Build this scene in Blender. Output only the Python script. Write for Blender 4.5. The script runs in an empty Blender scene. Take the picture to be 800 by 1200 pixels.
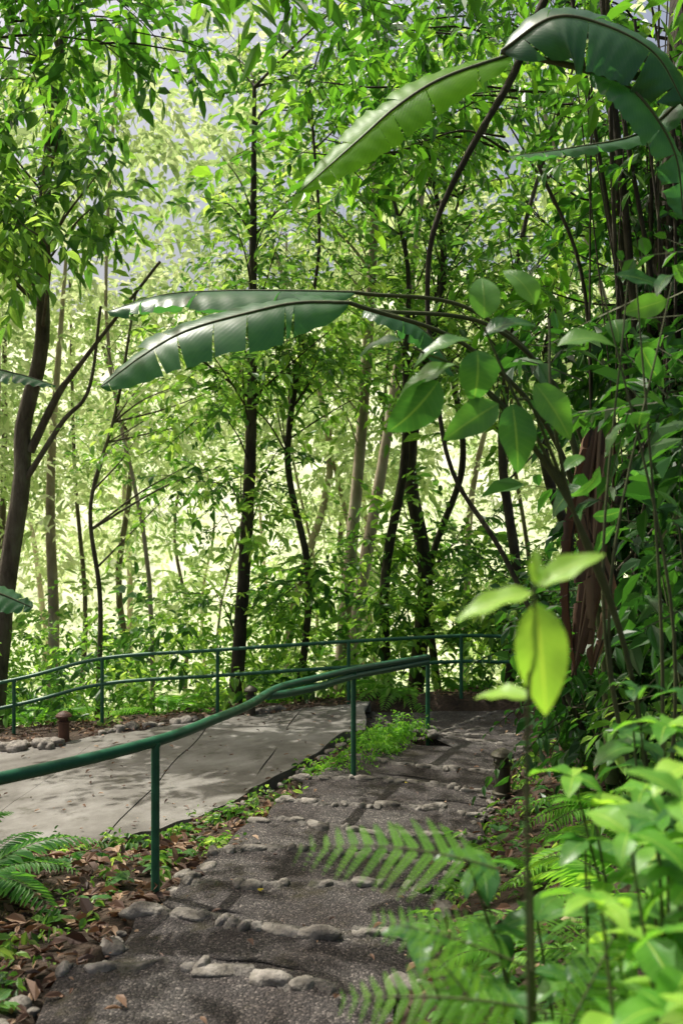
import bpy, math, random, bmesh
import numpy as np
from mathutils import Vector
R = np.random.RandomState(7)
scene = bpy.context.scene
COL = scene.collection

# ------------------------------------------------------------------ helpers
def nrm(a):
    a = np.asarray(a, float)
    return a / (np.linalg.norm(a, axis=-1, keepdims=True) + 1e-9)
def sstep(a, b, x):
    t = np.clip((np.asarray(x, float) - a) / (b - a), 0, 1)
    return t * t * (3 - 2 * t)
def spline(pts, n):
    p = np.asarray(pts, float); m = len(p)
    if m == 2:
        t = np.linspace(0, 1, n)[:, None]
        return p[0] * (1 - t) + p[1] * t
    q = np.vstack([2 * p[0] - p[1], p, 2 * p[-1] - p[-2]]); out = []
    for s in np.linspace(0, m - 1 - 1e-6, n):
        i = int(s); t = s - i
        a, b, c, d = q[i], q[i + 1], q[i + 2], q[i + 3]
        out.append(.5 * (2 * b + (c - a) * t + (2 * a - 5 * b + 4 * c - d) * t * t + (3 * b - a - 3 * c + d) * t ** 3))
    return np.array(out)

class MB:
    def __init__(s):
        s.v = []; s.nv = 0; s.ch = []
    def add(s, v, f, mat=0, rnd=None, uv=None, smooth=True):
        v = np.asarray(v, float).reshape(-1, 3); f = np.asarray(f, int)
        if rnd is None: rnd = np.full(len(f), R.rand())
        if uv is None: uv = np.zeros((len(v), 2))
        s.v.append(v); s.ch.append((f + s.nv, mat, rnd, uv, smooth)); s.nv += len(v)
    def build(s, name, mats, parent=None):
        V = np.vstack(s.v)
        loops = np.concatenate([c[0].ravel() for c in s.ch])
        tot = np.concatenate([np.full(len(c[0]), c[0].shape[1]) for c in s.ch])
        start = np.concatenate([[0], np.cumsum(tot)[:-1]])
        me = bpy.data.meshes.new(name)
        me.vertices.add(len(V)); me.vertices.foreach_set('co', V.ravel())
        me.loops.add(len(loops)); me.loops.foreach_set('vertex_index', loops)
        me.polygons.add(len(tot)); me.polygons.foreach_set('loop_start', start)
        me.polygons.foreach_set('material_index', np.concatenate([np.full(len(c[0]), c[1]) for c in s.ch]))
        me.polygons.foreach_set('use_smooth', np.concatenate([np.full(len(c[0]), c[4]) for c in s.ch]))
        UV = np.vstack([c[3] for c in s.ch])
        uvl = me.uv_layers.new(name='UVMap'); uvl.data.foreach_set('uv', UV[loops].ravel())
        a = me.attributes.new('rnd', 'FLOAT', 'FACE')
        a.data.foreach_set('value', np.concatenate([np.asarray(c[2], float) for c in s.ch]))
        me.update(calc_edges=True)
        for m in mats: me.materials.append(m)
        o = bpy.data.objects.new(name, me); COL.objects.link(o)
        if parent: o.parent = parent
        return o
def empty(name):
    e = bpy.data.objects.new(name, None); COL.objects.link(e); return e

def tube(mb, pts, rad, sides=8, n=None, mat=0, rough=0.0, cap=True):
    if n is None: n = max(6, len(pts) * 5)
    p = spline(pts, n)
    rad = np.interp(np.linspace(0, 1, n), np.linspace(0, 1, len(np.atleast_1d(rad))), np.atleast_1d(rad)) if np.ndim(rad) else np.full(n, rad)
    t = nrm(np.gradient(p, axis=0))
    ref = np.array([0, 1, 0.]) if abs(t[0][2]) > .6 else np.array([0, 0, 1.])
    V = []; a = np.linspace(0, 2 * np.pi, sides, endpoint=False); x = nrm(np.cross(t[0], ref))
    for i in range(n):
        x = nrm(x - t[i] * np.dot(x, t[i])); y = np.cross(t[i], x)
        r = rad[i] * (1 + rough * R.randn(sides) * .5)
        V.append(p[i] + np.outer(np.cos(a) * r, x) + np.outer(np.sin(a) * r, y))
    V = np.vstack(V)
    F = [[i * sides + j, i * sides + (j + 1) % sides, (i + 1) * sides + (j + 1) % sides, (i + 1) * sides + j] for i in range(n - 1) for j in range(sides)]
    mb.add(V, F, mat)
    if cap:
        mb.add(V[:sides], [list(range(sides))[::-1]], mat); mb.add(V[-sides:], [list(range(sides))], mat)

LT = np.array([[0, 0, 0], [.28, .46, .12], [.66, .38, .06], [1, 0, -.2], [.66, -.38, .06], [.28, -.46, .12]])
def leaves(mb, pos, d, n, L, W, mat=0, rnd=None, curl=.12):
    pos = np.asarray(pos, float); N = len(pos)
    d = nrm(d); s = nrm(np.cross(d, n)); n = np.cross(s, d)
    L = np.broadcast_to(L, (N,)).astype(float); W = np.broadcast_to(W, (N,)).astype(float)
    V = pos[:, None] + LT[None, :, 0, None] * (L[:, None] * d)[:, None] + LT[None, :, 1, None] * (W[:, None] * s)[:, None] + LT[None, :, 2, None] * (W[:, None] * n)[:, None]
    V[:, 3] -= (np.array([0, 0, 1.]) * (L * curl)[:, None])
    b = np.arange(N)[:, None] * 6
    F = np.stack([b + np.array([0, 1, 2, 3]), b + np.array([0, 3, 4, 5])], 1).reshape(-1, 4)
    if rnd is None: rnd = R.rand(N)
    mb.add(V, F, mat, np.repeat(rnd, 2), np.tile(np.array([[.5, 0], [0, .3], [0, .7], [.5, 1], [1, .7], [1, .3]]), (N, 1)), smooth=False)

def bigleaves(mb, pos, d, n, L, W, bend=.8, mat=0, rnd=None, fold=.18, wave=.03):
    pos = np.atleast_2d(np.asarray(pos, float)); N = len(pos)
    d = nrm(np.atleast_2d(d)); n = np.atleast_2d(n) * np.ones((N, 1)); s = nrm(np.cross(d, n)); n = np.cross(s, d)
    L = np.broadcast_to(L, (N,)).astype(float); W = np.broadcast_to(W, (N,)).astype(float); bend = np.broadcast_to(bend, (N,)).astype(float) + 1e-3
    m = 12; t = np.linspace(0, 1, m); ac = np.array([-1, -.55, 0, .55, 1.])
    prof = np.sin(np.pi * t ** .85) ** .8 * (1 - .25 * t); prof = prof / prof.max(); prof[0] = .03; prof[-1] = .01
    A = np.sin(bend[:, None] * t) / bend[:, None]; D = (1 - np.cos(bend[:, None] * t)) / bend[:, None]
    ph = R.rand(N) * 6.28; sk = R.randn(N) * .12
    V = np.zeros((N, m, 5, 3))
    for j, c in enumerate(ac):
        up = fold * abs(c) * prof[None] * (.5 * W[:, None]) + wave * L[:, None] * abs(c) * np.sin(t * 14 + ph[:, None] + c * 2) * prof
        V[:, :, j] = pos[:, None] + (A * L[:, None])[..., None] * d[:, None] - (D * L[:, None])[..., None] * n[:, None] \
            + ((c * .5 * prof + sk[:, None] * t ** 2) * W[:, None])[..., None] * s[:, None] + up[..., None] * n[:, None]
    i, j = np.meshgrid(np.arange(m - 1), np.arange(4), indexing='ij'); q = (i * 5 + j).ravel()
    F = np.stack([q, q + 1, q + 6, q + 5], 1)
    F = (np.arange(N)[:, None, None] * m * 5 + F[None]).reshape(-1, 4)
    uv = np.tile(np.stack(np.meshgrid((ac + 1) / 2, t), -1).reshape(-1, 2), (N, 1))
    if rnd is None: rnd = R.rand(N)
    mb.add(V, F, mat, np.repeat(rnd, len(q)), uv)

def twigs(mb, centers, r, ntw, nlf, L, mat=0, tl=.6, droop=.35, flat=.55, wr=.46, cvar=.35, twigmat=None):
    C = np.asarray(centers, float); K = len(C); r = np.broadcast_to(r, (K,))
    o = np.repeat(C, ntw, 0) + R.randn(K * ntw, 3) * np.repeat(r, ntw)[:, None] * np.array([.6, .6, .6 * flat])
    d = nrm(o - np.repeat(C, ntw, 0) + R.randn(K * ntw, 3) * .35 * np.repeat(r, ntw)[:, None] + np.array([0, 0, -droop * .3]))
    tlen = tl * (.6 + .8 * R.rand(K * ntw)); crnd = np.repeat(R.rand(K), ntw); csz = np.repeat(.55 + 1.0 * R.rand(K), ntw)
    M = len(o)
    t = np.linspace(.12, 1, nlf)[None] + R.rand(M, nlf) * .04
    sag = droop * .35
    pos = o[:, None] + (t * tlen[:, None])[..., None] * d[:, None] - np.array([0, 0, 1.]) * ((t ** 2) * tlen[:, None] * sag)[..., None]
    side = nrm(np.cross(d, np.array([0, 0, 1.]) + R.randn(M, 3) * .3))
    sg = np.where(np.arange(nlf) % 2 == 0, 1, -1); sg = np.where(np.arange(nlf) == nlf - 1, 0, sg)
    dr = droop * (R.rand(M) * 1.6)
    ld = d[:, None] * .55 + side[:, None] * sg[None, :, None] * .85 + R.randn(M, nlf, 3) * .28 - np.array([0, 0, 1.]) * dr[:, None, None]
    nn = np.array([0, 0, 1.]) + R.randn(M, nlf, 3) * .5 + d[:, None] * .25
    LL = L * (.6 + .6 * R.rand(M * nlf)) * np.repeat(csz, nlf)
    rr = np.clip(np.repeat(crnd, nlf) * cvar + (1 - cvar) * R.rand(M * nlf), 0, 1)
    leaves(mb, pos.reshape(-1, 3), ld.reshape(-1, 3), nn.reshape(-1, 3), LL, LL * wr * (.75 + .5 * R.rand(M * nlf)), mat, rr)
    if twigmat is not None:
        w = .003 + .003 * R.rand(M)
        e = o + d * tlen[:, None] - np.array([0, 0, 1.]) * (tlen * sag)[:, None]
        mid = o + d * tlen[:, None] * .5 - np.array([0, 0, 1.]) * (tlen * sag * .25)[:, None]
        st = o - d * .25 * tlen[:, None]
        wv = np.array([0, 0, 1.]) * w[:, None] + side * w[:, None] * .5
        V = np.stack([st - wv, st + wv, mid + wv * .8, mid - wv * .8, e + wv * .3, e - wv * .3], 1)
        b = np.arange(M)[:, None] * 6
        F = np.stack([b + np.array([0, 1, 2, 3]), b + np.array([3, 2, 4, 5])], 1).reshape(-1, 4)
        mb.add(V, F, twigmat, np.full(len(F), .5))

# ------------------------------------------------------------------ materials
def newmat(name):
    m = bpy.data.materials.new(name); m.use_nodes = True
    nt = m.node_tree; nt.nodes.clear()
    return m, nt, nt.nodes.new('ShaderNodeOutputMaterial')
def nd(nt, t, **k):
    n = nt.nodes.new(t)
    for a, b in k.items(): setattr(n, a, b)
    return n
def ramp(nt, stops):
    r = nt.nodes.new('ShaderNodeValToRGB'); e = r.color_ramp.elements
    while len(e) > 1: e.remove(e[-1])
    e[0].position = stops[0][0]; e[0].color = (*stops[0][1], 1)
    for p, c in stops[1:]:
        x = e.new(p); x.color = (*c, 1)
    return r

def leafmat(name, cols, tcol, trans=.45, rough=.42, veins=False, spec=.4, simple=False):
    m, nt, out = newmat(name); L = nt.links.new
    at = nd(nt, 'ShaderNodeAttribute', attribute_name='rnd'); fac = at.outputs['Fac']
    if veins:
        tc = nd(nt, 'ShaderNodeTexCoord'); no = nd(nt, 'ShaderNodeTexNoise'); no.inputs['Scale'].default_value = 9; L(tc.outputs['Object'], no.inputs['Vector'])
        mx = nd(nt, 'ShaderNodeMath', operation='MULTIPLY_ADD'); L(no.outputs['Fac'], mx.inputs[0]); mx.inputs[1].default_value = .9; mx.inputs[2].default_value = -.45
        ad = nd(nt, 'ShaderNodeMath', operation='ADD'); ad.use_clamp = True; L(mx.outputs[0], ad.inputs[0]); L(fac, ad.inputs[1]); fac = ad.outputs[0]
    rp = ramp(nt, [(i / (len(cols) - 1), c) for i, c in enumerate(cols)]); L(fac, rp.inputs[0])
    col = rp.outputs[0]; bump = None
    if veins:
        uv = nd(nt, 'ShaderNodeUVMap'); sp = nd(nt, 'ShaderNodeSeparateXYZ'); L(uv.outputs[0], sp.inputs[0])
        a = nd(nt, 'ShaderNodeMath', operation='SUBTRACT'); L(sp.outputs[0], a.inputs[0]); a.inputs[1].default_value = .5
        ab = nd(nt, 'ShaderNodeMath', operation='ABSOLUTE'); L(a.outputs[0], ab.inputs[0])
        v1 = nd(nt, 'ShaderNodeMath', operation='MULTIPLY'); L(sp.outputs[1], v1.inputs[0]); v1.inputs[1].default_value = veins
        v2 = nd(nt, 'ShaderNodeMath', operation='MULTIPLY_ADD'); L(ab.outputs[0], v2.inputs[0]); v2.inputs[1].default_value = -veins * .35; L(v1.outputs[0], v2.inputs[2])
        fr = nd(nt, 'ShaderNodeMath', operation='PINGPONG'); L(v2.outputs[0], fr.inputs[0]); fr.inputs[1].default_value = .5
        s1 = nd(nt, 'ShaderNodeMapRange'); L(fr.outputs[0], s1.inputs[0]); s1.inputs[1].default_value = 0; s1.inputs[2].default_value = .1; s1.inputs[3].default_value = 1; s1.inputs[4].default_value = 0
        s2 = nd(nt, 'ShaderNodeMapRange'); L(ab.outputs[0], s2.inputs[0]); s2.inputs[1].default_value = .012; s2.inputs[2].default_value = .04; s2.inputs[3].default_value = 1; s2.inputs[4].default_value = 0
        mxx = nd(nt, 'ShaderNodeMath', operation='MULTIPLY_ADD'); L(s1.outputs[0], mxx.inputs[0]); mxx.inputs[1].default_value = .22; mxx.use_clamp = True; L(s2.outputs[0], mxx.inputs[2])
        mc = nd(nt, 'ShaderNodeMixRGB', blend_type='MIX'); fm = nd(nt, 'ShaderNodeMath', operation='MULTIPLY'); L(mxx.outputs[0], fm.inputs[0]); fm.inputs[1].default_value = .5
        L(fm.outputs[0], mc.inputs[0]); L(col, mc.inputs[1]); c = cols[-1]; mc.inputs[2].default_value = (min(1, c[0] * 1.8 + .03), min(1, c[1] * 1.4), c[2] * 1.6 + .01, 1)
        col = mc.outputs[0]
        bump = nd(nt, 'ShaderNodeBump'); bump.inputs['Strength'].default_value = .4; bump.inputs['Distance'].default_value = .004; L(mxx.outputs[0], bump.inputs['Height'])
    if simple:
        p = nd(nt, 'ShaderNodeBsdfDiffuse'); L(col, p.inputs[0])
    else:
        p = nd(nt, 'ShaderNodeBsdfPrincipled'); L(col, p.inputs['Base Color']); p.inputs['Roughness'].default_value = rough; p.inputs['Specular IOR Level'].default_value = spec
    tr = nd(nt, 'ShaderNodeBsdfTranslucent')
    mt = nd(nt, 'ShaderNodeMixRGB', blend_type='MULTIPLY'); mt.inputs[0].default_value = 1; L(col, mt.inputs[1]); mt.inputs[2].default_value = (*tcol, 1)
    L(mt.outputs[0], tr.inputs[0])
    if bump: L(bump.outputs[0], p.inputs['Normal'])
    ms = nd(nt, 'ShaderNodeMixShader'); ms.inputs[0].default_value = trans; L(p.outputs[0], ms.inputs[1]); L(tr.outputs[0], ms.inputs[2]); L(ms.outputs[0], out.inputs[0])
    return m

def solidmat(name, cols, scale=8, rough=.8, bump=.3, bscale=None, dist=.02, kind='NOISE', spec=.3, stretch=None, detail=8, metal=0, moss=None):
    m, nt, out = newmat(name); L = nt.links.new
    tc = nd(nt, 'ShaderNodeTexCoord'); vec = tc.outputs['Object']
    if stretch:
        mp = nd(nt, 'ShaderNodeMapping'); mp.inputs['Scale'].default_value = stretch; L(vec, mp.inputs[0]); vec = mp.outputs[0]
    n1 = nd(nt, 'ShaderNodeTexNoise'); n1.inputs['Scale'].default_value = scale; n1.inputs['Detail'].default_value = detail; n1.inputs['Roughness'].default_value = .65; L(vec, n1.inputs['Vector'])
    mr = nd(nt, 'ShaderNodeMapRange'); L(n1.outputs['Fac'], mr.inputs[0]); mr.inputs[1].default_value = .3; mr.inputs[2].default_value = .7
    rp = ramp(nt, [(i / max(1, len(cols) - 1), c) for i, c in enumerate(cols)]); L(mr.outputs[0], rp.inputs[0])
    col = rp.outputs[0]; h = n1.outputs['Fac']
    if kind == 'GRAVEL':
        v = nd(nt, 'ShaderNodeTexVoronoi'); v.inputs['Scale'].default_value = bscale or 70; L(vec, v.inputs['Vector'])
        sp = nd(nt, 'ShaderNodeSeparateColor'); L(v.outputs['Color'], sp.inputs[0])
        r2 = ramp(nt, [(0, (.45, .45, .45)), (.6, (.9, .88, .85)), (.88, (1.5, 1.45, 1.4)), (1, (3.0, 2.9, 2.7))]); L(sp.outputs[0], r2.inputs[0])
        mm = nd(nt, 'ShaderNodeMixRGB', blend_type='MULTIPLY'); mm.inputs[0].default_value = 1; L(col, mm.inputs[1]); L(r2.outputs[0], mm.inputs[2]); col = mm.outputs[0]
        inv = nd(nt, 'ShaderNodeMath', operation='SUBTRACT'); inv.inputs[0].default_value = 1; L(v.outputs['Distance'], inv.inputs[1]); h = inv.outputs[0]
    else:
        n2 = nd(nt, 'ShaderNodeTexNoise'); n2.inputs['Scale'].default_value = bscale or scale * 4; n2.inputs['Detail'].default_value = 6; L(vec, n2.inputs['Vector']); h = n2.outputs['Fac']
    if moss:
        n3 = nd(nt, 'ShaderNodeTexNoise'); n3.inputs['Scale'].default_value = 2.4; n3.inputs['Detail'].default_value = 9; n3.inputs['Roughness'].default_value = .7
        mp3 = nd(nt, 'ShaderNodeMapping'); mp3.inputs['Location'].default_value = (3.3, 7.1, 1); L(tc.outputs['Object'], mp3.inputs[0]); L(mp3.outputs[0], n3.inputs['Vector'])
        m3 = nd(nt, 'ShaderNodeMapRange'); L(n3.outputs['Fac'], m3.inputs[0]); m3.inputs[1].default_value = moss[1]; m3.inputs[2].default_value = moss[1] + .1; m3.inputs[4].default_value = .75
        x3 = nd(nt, 'ShaderNodeMixRGB'); L(m3.outputs[0], x3.inputs[0]); L(col, x3.inputs[1]); x3.inputs[2].default_value = (*moss[0], 1); col = x3.outputs[0]
    p = nd(nt, 'ShaderNodeBsdfPrincipled'); L(col, p.inputs['Base Color']); p.inputs['Roughness'].default_value = rough; p.inputs['Specular IOR Level'].default_value = spec; p.inputs['Metallic'].default_value = metal
    b = nd(nt, 'ShaderNodeBump'); b.inputs['Strength'].default_value = bump; b.inputs['Distance'].default_value = dist; L(h, b.inputs['Height']); L(b.outputs[0], p.inputs['Normal'])
    L(p.outputs[0], out.inputs[0]); return m

M_far = leafmat('hazed_far_leaf', [(.18, .31, .10), (.38, .52, .22), (.6, .70, .40), (.82, .86, .65)], (1.15, 1.12, .95), .5, simple=True)  # depth haze painted in: distant leaves paled and desaturated
M_mid = leafmat('mid_leaf', [(.022, .075, .016), (.07, .19, .035), (.19, .38, .065), (.46, .64, .17)], (1.7, 1.6, .95), .52, .4)
M_can = leafmat('canopy_leaf', [(.018, .06, .014), (.045, .14, .024), (.10, .25, .035), (.27, .45, .07)], (2.0, 2.1, .8), .5, .35)
M_dark = leafmat('dark_leaf', [(.014, .05, .016), (.032, .10, .025), (.075, .18, .035)], (1.8, 2.2, .8), .4, .35)
M_broad = leafmat('broad_leaf', [(.035, .12, .035), (.07, .20, .05), (.14, .31, .06)], (1.8, 2.0, .8), .45, .33, veins=11)
M_lime = leafmat('lime_leaf', [(.10, .30, .04), (.20, .45, .06), (.36, .6, .09)], (1.6, 1.6, .8), .5, .38, veins=11)
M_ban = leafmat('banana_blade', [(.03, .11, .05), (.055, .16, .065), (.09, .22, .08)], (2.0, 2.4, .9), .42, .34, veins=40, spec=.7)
M_banlit = leafmat('banana_blade_sunlit', [(.14, .38, .03), (.22, .52, .04), (.34, .66, .06)], (1.5, 1.4, .6), .65, .4, veins=40, spec=.25)  # sunlit copy of the banana blade, backlit glow put into its colours
M_fern = leafmat('fern_leaf', [(.09, .26, .035), (.17, .40, .05), (.32, .58, .08)], (1.6, 1.6, .8), .5, .45)
M_dead = leafmat('dead_leaf', [(.04, .022, .015), (.11, .058, .035), (.21, .12, .07), (.42, .29, .18)], (1, .8, .6), .15, .6)
M_bark = solidmat('bark', [(.05, .04, .026), (.12, .1, .07), (.19, .18, .12)], 5, .9, .8, 22, .04, stretch=(1, 1, .35))
M_barkd = solidmat('dark_bark', [(.02, .018, .012), (.055, .045, .03), (.10, .095, .055)], 5, .9, .8, 22, .04, stretch=(1, 1, .35))
M_barkp = solidmat('pale_bark', [(.22, .17, .11), (.38, .31, .22), (.5, .44, .33)], 3, .85, .5, 18, .03, stretch=(1, 1, .5))
M_stem = solidmat('stem', [(.05, .07, .025), (.10, .11, .04)], 6, .6, .3)
M_soil = solidmat('soil', [(.02, .015, .01), (.055, .038, .025), (.10, .07, .05)], 3, .95, .9, 25, .05)
M_hill = solidmat('hazed_meadow', [(.45, .55, .28), (.62, .68, .42), (.8, .8, .64)], .35, .9, .3, 3, .1)  # bright haze over the hill painted as whitish cream grass
M_grav = solidmat('asphalt_gravel', [(.034, .027, .023), (.065, .058, .055), (.115, .108, .10)], 1.8, .85, .8, 95, .012, kind='GRAVEL', moss=((.04, .034, .016), .56))
M_lip = solidmat('mortar_edge', [(.05, .045, .035), (.12, .11, .095), (.24, .22, .195)], 9, .9, .9, 50, .03, moss=((.05, .055, .02), .58))
M_conc = solidmat('concrete', [(.07, .063, .052), (.17, .16, .14), (.29, .28, .255)], 1.1, .85, .6, 60, .008, detail=14, moss=((.065, .06, .04), .56))
M_rock = solidmat('rock', [(.09, .08, .065), (.21, .19, .16), (.36, .33, .29)], 9, .85, .8, 40, .02, moss=((.06, .07, .025), .62))
M_paint = solidmat('green_paint', [(.013, .085, .045), (.022, .125, .065), (.035, .16, .085)], 9, .4, .25, 60, .002, spec=.5)
M_bronze = solidmat('bronze', [(.05, .05, .035), (.09, .08, .055)], 12, .5, .2, metal=.4)
M_rust = solidmat('rusty_brown', [(.06, .03, .02), (.11, .05, .03)], 12, .6, .2)

# ------------------------------------------------------------------ terrain
CL = spline([(-1.05, -1.5), (-.98, 1), (-.78, 2.6), (-.55, 4), (-.27, 5.6), (0.02, 7.3), (.72, 10), (1.25, 11.3)], 200)
def hwid(y): return np.interp(y, [0, 4, 7.3, 10, 12], [.75, .74, .90, .95, .9])
def clx(y): return np.interp(y, CL[:, 1], CL[:, 0])
def xr(y): return clx(y) + hwid(y)
def zc_(y): return np.interp(y, [-2, 0, 8.2, 13], [.246, 0, -1.01, -1.12])
def H0(x, y):
    x = np.asarray(x, float); y = np.asarray(y, float)
    z = -0.123 * np.minimum(y, 8.2)
    z = np.where(y < -1, .123, z)
    z = z - .09 * np.clip(1 - x, 0, 7) * sstep(6.5, 8.8, y)
    b = np.clip(x - (np.where(y < 11.3, xr(y), 2.5 + 0 * y) + .1), 0, None)
    z = z + np.minimum(b * .34, 2.6) * (1 - sstep(14, 18, y))
    z = z - .42 * np.clip(y - 14.5, 0, 10)
    z = z + .45 * np.clip(y - 46, 0, 70)
    z = z + sstep(60, 160, y) * 6 * np.sin(x * .04 + 1)
    return z
def nz(x, y): return .03 * np.sin(x * 5.1 + y * 2.3) * np.sin(y * 4.3 - x * 1.7) + .015 * np.sin(x * 13 + 2) * np.sin(y * 11)
NEAR = np.array([(-9, 7.0), (-5, 7.9), (-2.9, 8.4), (-1.5, 8.75), (-.82, 9.6), (-.42, 10.4), (-.15, 11.1), (.2, 12.0)])
FAR = np.array([(-9, 11.2), (-5.5, 12.4), (-4.3, 12.8), (-2.9, 13.3), (-1.6, 13.6), (-.7, 13.75), (0, 13.8), (.35, 13.8)])
PIV = np.array([.98, 12.0])
def inslab(x, y):
    return (y > np.interp(x, NEAR[:, 0], NEAR[:, 1])) & (y < np.interp(x, FAR[:, 0], FAR[:, 1])) & (x < .3)
def onpath(x, y):
    a = (np.abs(x - clx(y)) < hwid(y) + .02) & (y < 11.9)
    b = (np.abs(x - 1.5) < 1.15) & (y > 11.6) & (y < 13.9)
    return a | b | inslab(x, y)
def H(x, y):
    z = H0(x, y) + nz(x, y)
    dd = np.abs(x - clx(y)) - hwid(y)
    k = (1 - sstep(-.12, .04, dd)) * (y < 12)
    k2 = (sstep(.1, .35, x)) * (1 - sstep(2.3, 2.6, x)) * sstep(11.9, 12.1, y) * (1 - sstep(13.7, 14, y))
    k3 = inslab(x, y) * 1.0
    return z - .25 * np.maximum(np.maximum(k, k2), k3 * .5)
gx = np.concatenate([np.linspace(-160, -12, 26)[:-1], np.linspace(-12, -6, 16)[:-1], np.arange(-6, 6, .1), np.linspace(6, 12, 16), np.linspace(12, 160, 26)[1:]])
gy = np.concatenate([np.linspace(-40, 0, 16)[:-1], np.arange(0, 16, .1), np.linspace(16, 30, 30), np.linspace(30, 260, 60)[1:]])
X, Y = np.meshgrid(gx, gy); Z = H(X, Y); nx = len(gx)
def gridF(na, nb, flip=False):
    i, j = np.meshgrid(np.arange(na - 1), np.arange(nb - 1), indexing='ij'); q = (i * nb + j).ravel()
    return np.stack([q, q + nb, q + nb + 1, q + 1], 1) if flip else np.stack([q, q + 1, q + nb + 1, q + nb], 1)
F = gridF(len(gy), nx); yc = Y.ravel()[F[:, 0]]
mb = MB(); mb.add(np.stack([X, Y, Z], -1), F[yc < 24], 0)
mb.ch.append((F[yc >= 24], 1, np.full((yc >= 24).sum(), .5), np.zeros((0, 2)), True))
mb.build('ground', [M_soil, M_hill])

# ------------------------------------------------------------------ steps
arc = np.concatenate([[0], np.cumsum(np.linalg.norm(np.diff(CL, axis=0), axis=1))])
def cp(s):
    g = lambda s: np.array([np.interp(s, arc, CL[:, 0]), np.interp(s, arc, CL[:, 1])])
    e = g(s + .05) - g(s - .05); e = e / np.linalg.norm(e); return g(s), e, np.array([e[1], -e[0]])
def noise2(x, y, s=1.0): return (np.sin(x * 7.3 * s + 1.3) * np.sin(y * 6.1 * s + .7) + .5 * np.sin(x * 17 * s + y * 13 * s)) * .5
mb = MB(); rk = MB()
bm = bmesh.new(); bmesh.ops.create_icosphere(bm, subdivisions=3, radius=1)
IV = np.array([v.co[:] for v in bm.verts]); IF = np.array([[v.index for v in f.verts] for f in bm.faces]); bm.free()
def rock(b, c, s, rot=None, mat=0, amp=.22):
    o = R.rand(3) * 10
    d = 1 + amp * (np.sin(IV[:, 0] * 2.3 + o[0]) * np.sin(IV[:, 1] * 2.7 + o[1]) + .6 * np.sin(IV[:, 2] * 4.1 + o[2] + IV[:, 0] * 3) + .3 * np.sin(IV[:, 0] * 9 + o[1]) * np.sin(IV[:, 1] * 8 + o[2]))
    v = IV * d[:, None]; v = np.sign(v) * np.abs(v) ** .85; v = v * np.array(s)
    a = R.rand() * 6.28 if rot is None else rot
    ca, sa = math.cos(a), math.sin(a)
    b.add(v @ np.array([[ca, sa, 0], [-sa, ca, 0], [0, 0, 1]]) + np.array(c), IF, mat)
edges = [0.0]; s = .6
while s < arc[-1] - .3:
    edges.append(s); s += .80 + R.rand() * .16
edges.append(arc[-1])
def lipstrip(G, e, w=.05):
    """rough broken mortar nosing along the lip row"""
    n = len(G); m = 4; K = n * 3; V = np.zeros((K, m, 3))
    t = np.linspace(0, n - 1, K); L = np.stack([np.interp(t, np.arange(n), G[:, c]) for c in range(3)], 1)
    ph = R.rand() * 9
    for i in range(K):
        ww = w * (1 + .4 * math.sin(i * .7 + ph) + .3 * R.randn()); gone = math.sin(i * .31 + ph * 2) > .6
        h = -.012 if gone else .004 + .012 * R.rand()
        for j, (o, z) in enumerate([(-ww, -.012), (-ww * .6, h), (.01, h), (.03, -.05)]):
            V[i, j] = L[i] + np.array([e[0] * o, e[1] * o, z])
    mb.add(V, gridF(K, m), 1)
for k in range(len(edges) - 1):
    a, b_ = edges[k], edges[k + 1]
    pm, _, _ = cp((a + b_) / 2); z = float(zc_(pm[1])) + .02 + R.randn() * .005
    na, nb = 16, 26; G = np.zeros((na, nb, 3))
    for ii in range(na):
        sfr = ii / (na - 1); p, e, r = cp(a + (b_ - a) * sfr); hw = float(hwid(p[1]))
        for jj in range(nb):
            t = -1 + 2 * jj / (nb - 1)
            w = hw * t * (1 + .05 * math.sin(p[1] * 6 + (3 if t > 0 else 0)))
            kk = round(k + sfr)
            lip = (.06 * math.sin(t * 3 + kk * 2.1) + .02 * math.sin(t * 13 + kk)) - .05
            qd = p + r * w + e * lip
            dish = .035 * sfr ** 3 - .015
            G[ii, jj] = (qd[0], qd[1], z + .009 * noise2(qd[0], qd[1]) + dish * (1 if p[1] < 10.5 else .3) - .025 * abs(t) ** 6)
    mb.add(G, gridF(na, nb), 0)
    lip = G[-1]; low = lip.copy(); low[:, 2] -= .22; q = np.arange(nb - 1)
    mb.add(np.vstack([lip, low]), np.stack([q, q + nb, q + nb + 1, q + 1], 1), 0)
    if k < len(edges) - 2:
        _, e, r = cp(b_); lipstrip(G[-1], e, .055)
        t = -.97 + R.rand() * .1
        while t < .97:
            w = .03 + R.rand() ** 1.6 * .10
            if R.rand() < .8:
                c = G[-1, min(int((t + 1) / 2 * (nb - 1)), nb - 1)]
                rock(rk, (c[0] - e[0] * .03 + R.randn() * .008, c[1] - e[1] * (.03 + R.randn() * .015), c[2] - .008), (w, .03 + R.rand() * .03, .026 + R.rand() * .02), rot=math.atan2(r[1], r[0]) + R.randn() * .25)
            t += 2 * w / .85 + R.rand() * .04
angs = np.radians([-66, -32, 2, 30, 56, 82, 108, 136, 166])
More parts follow.
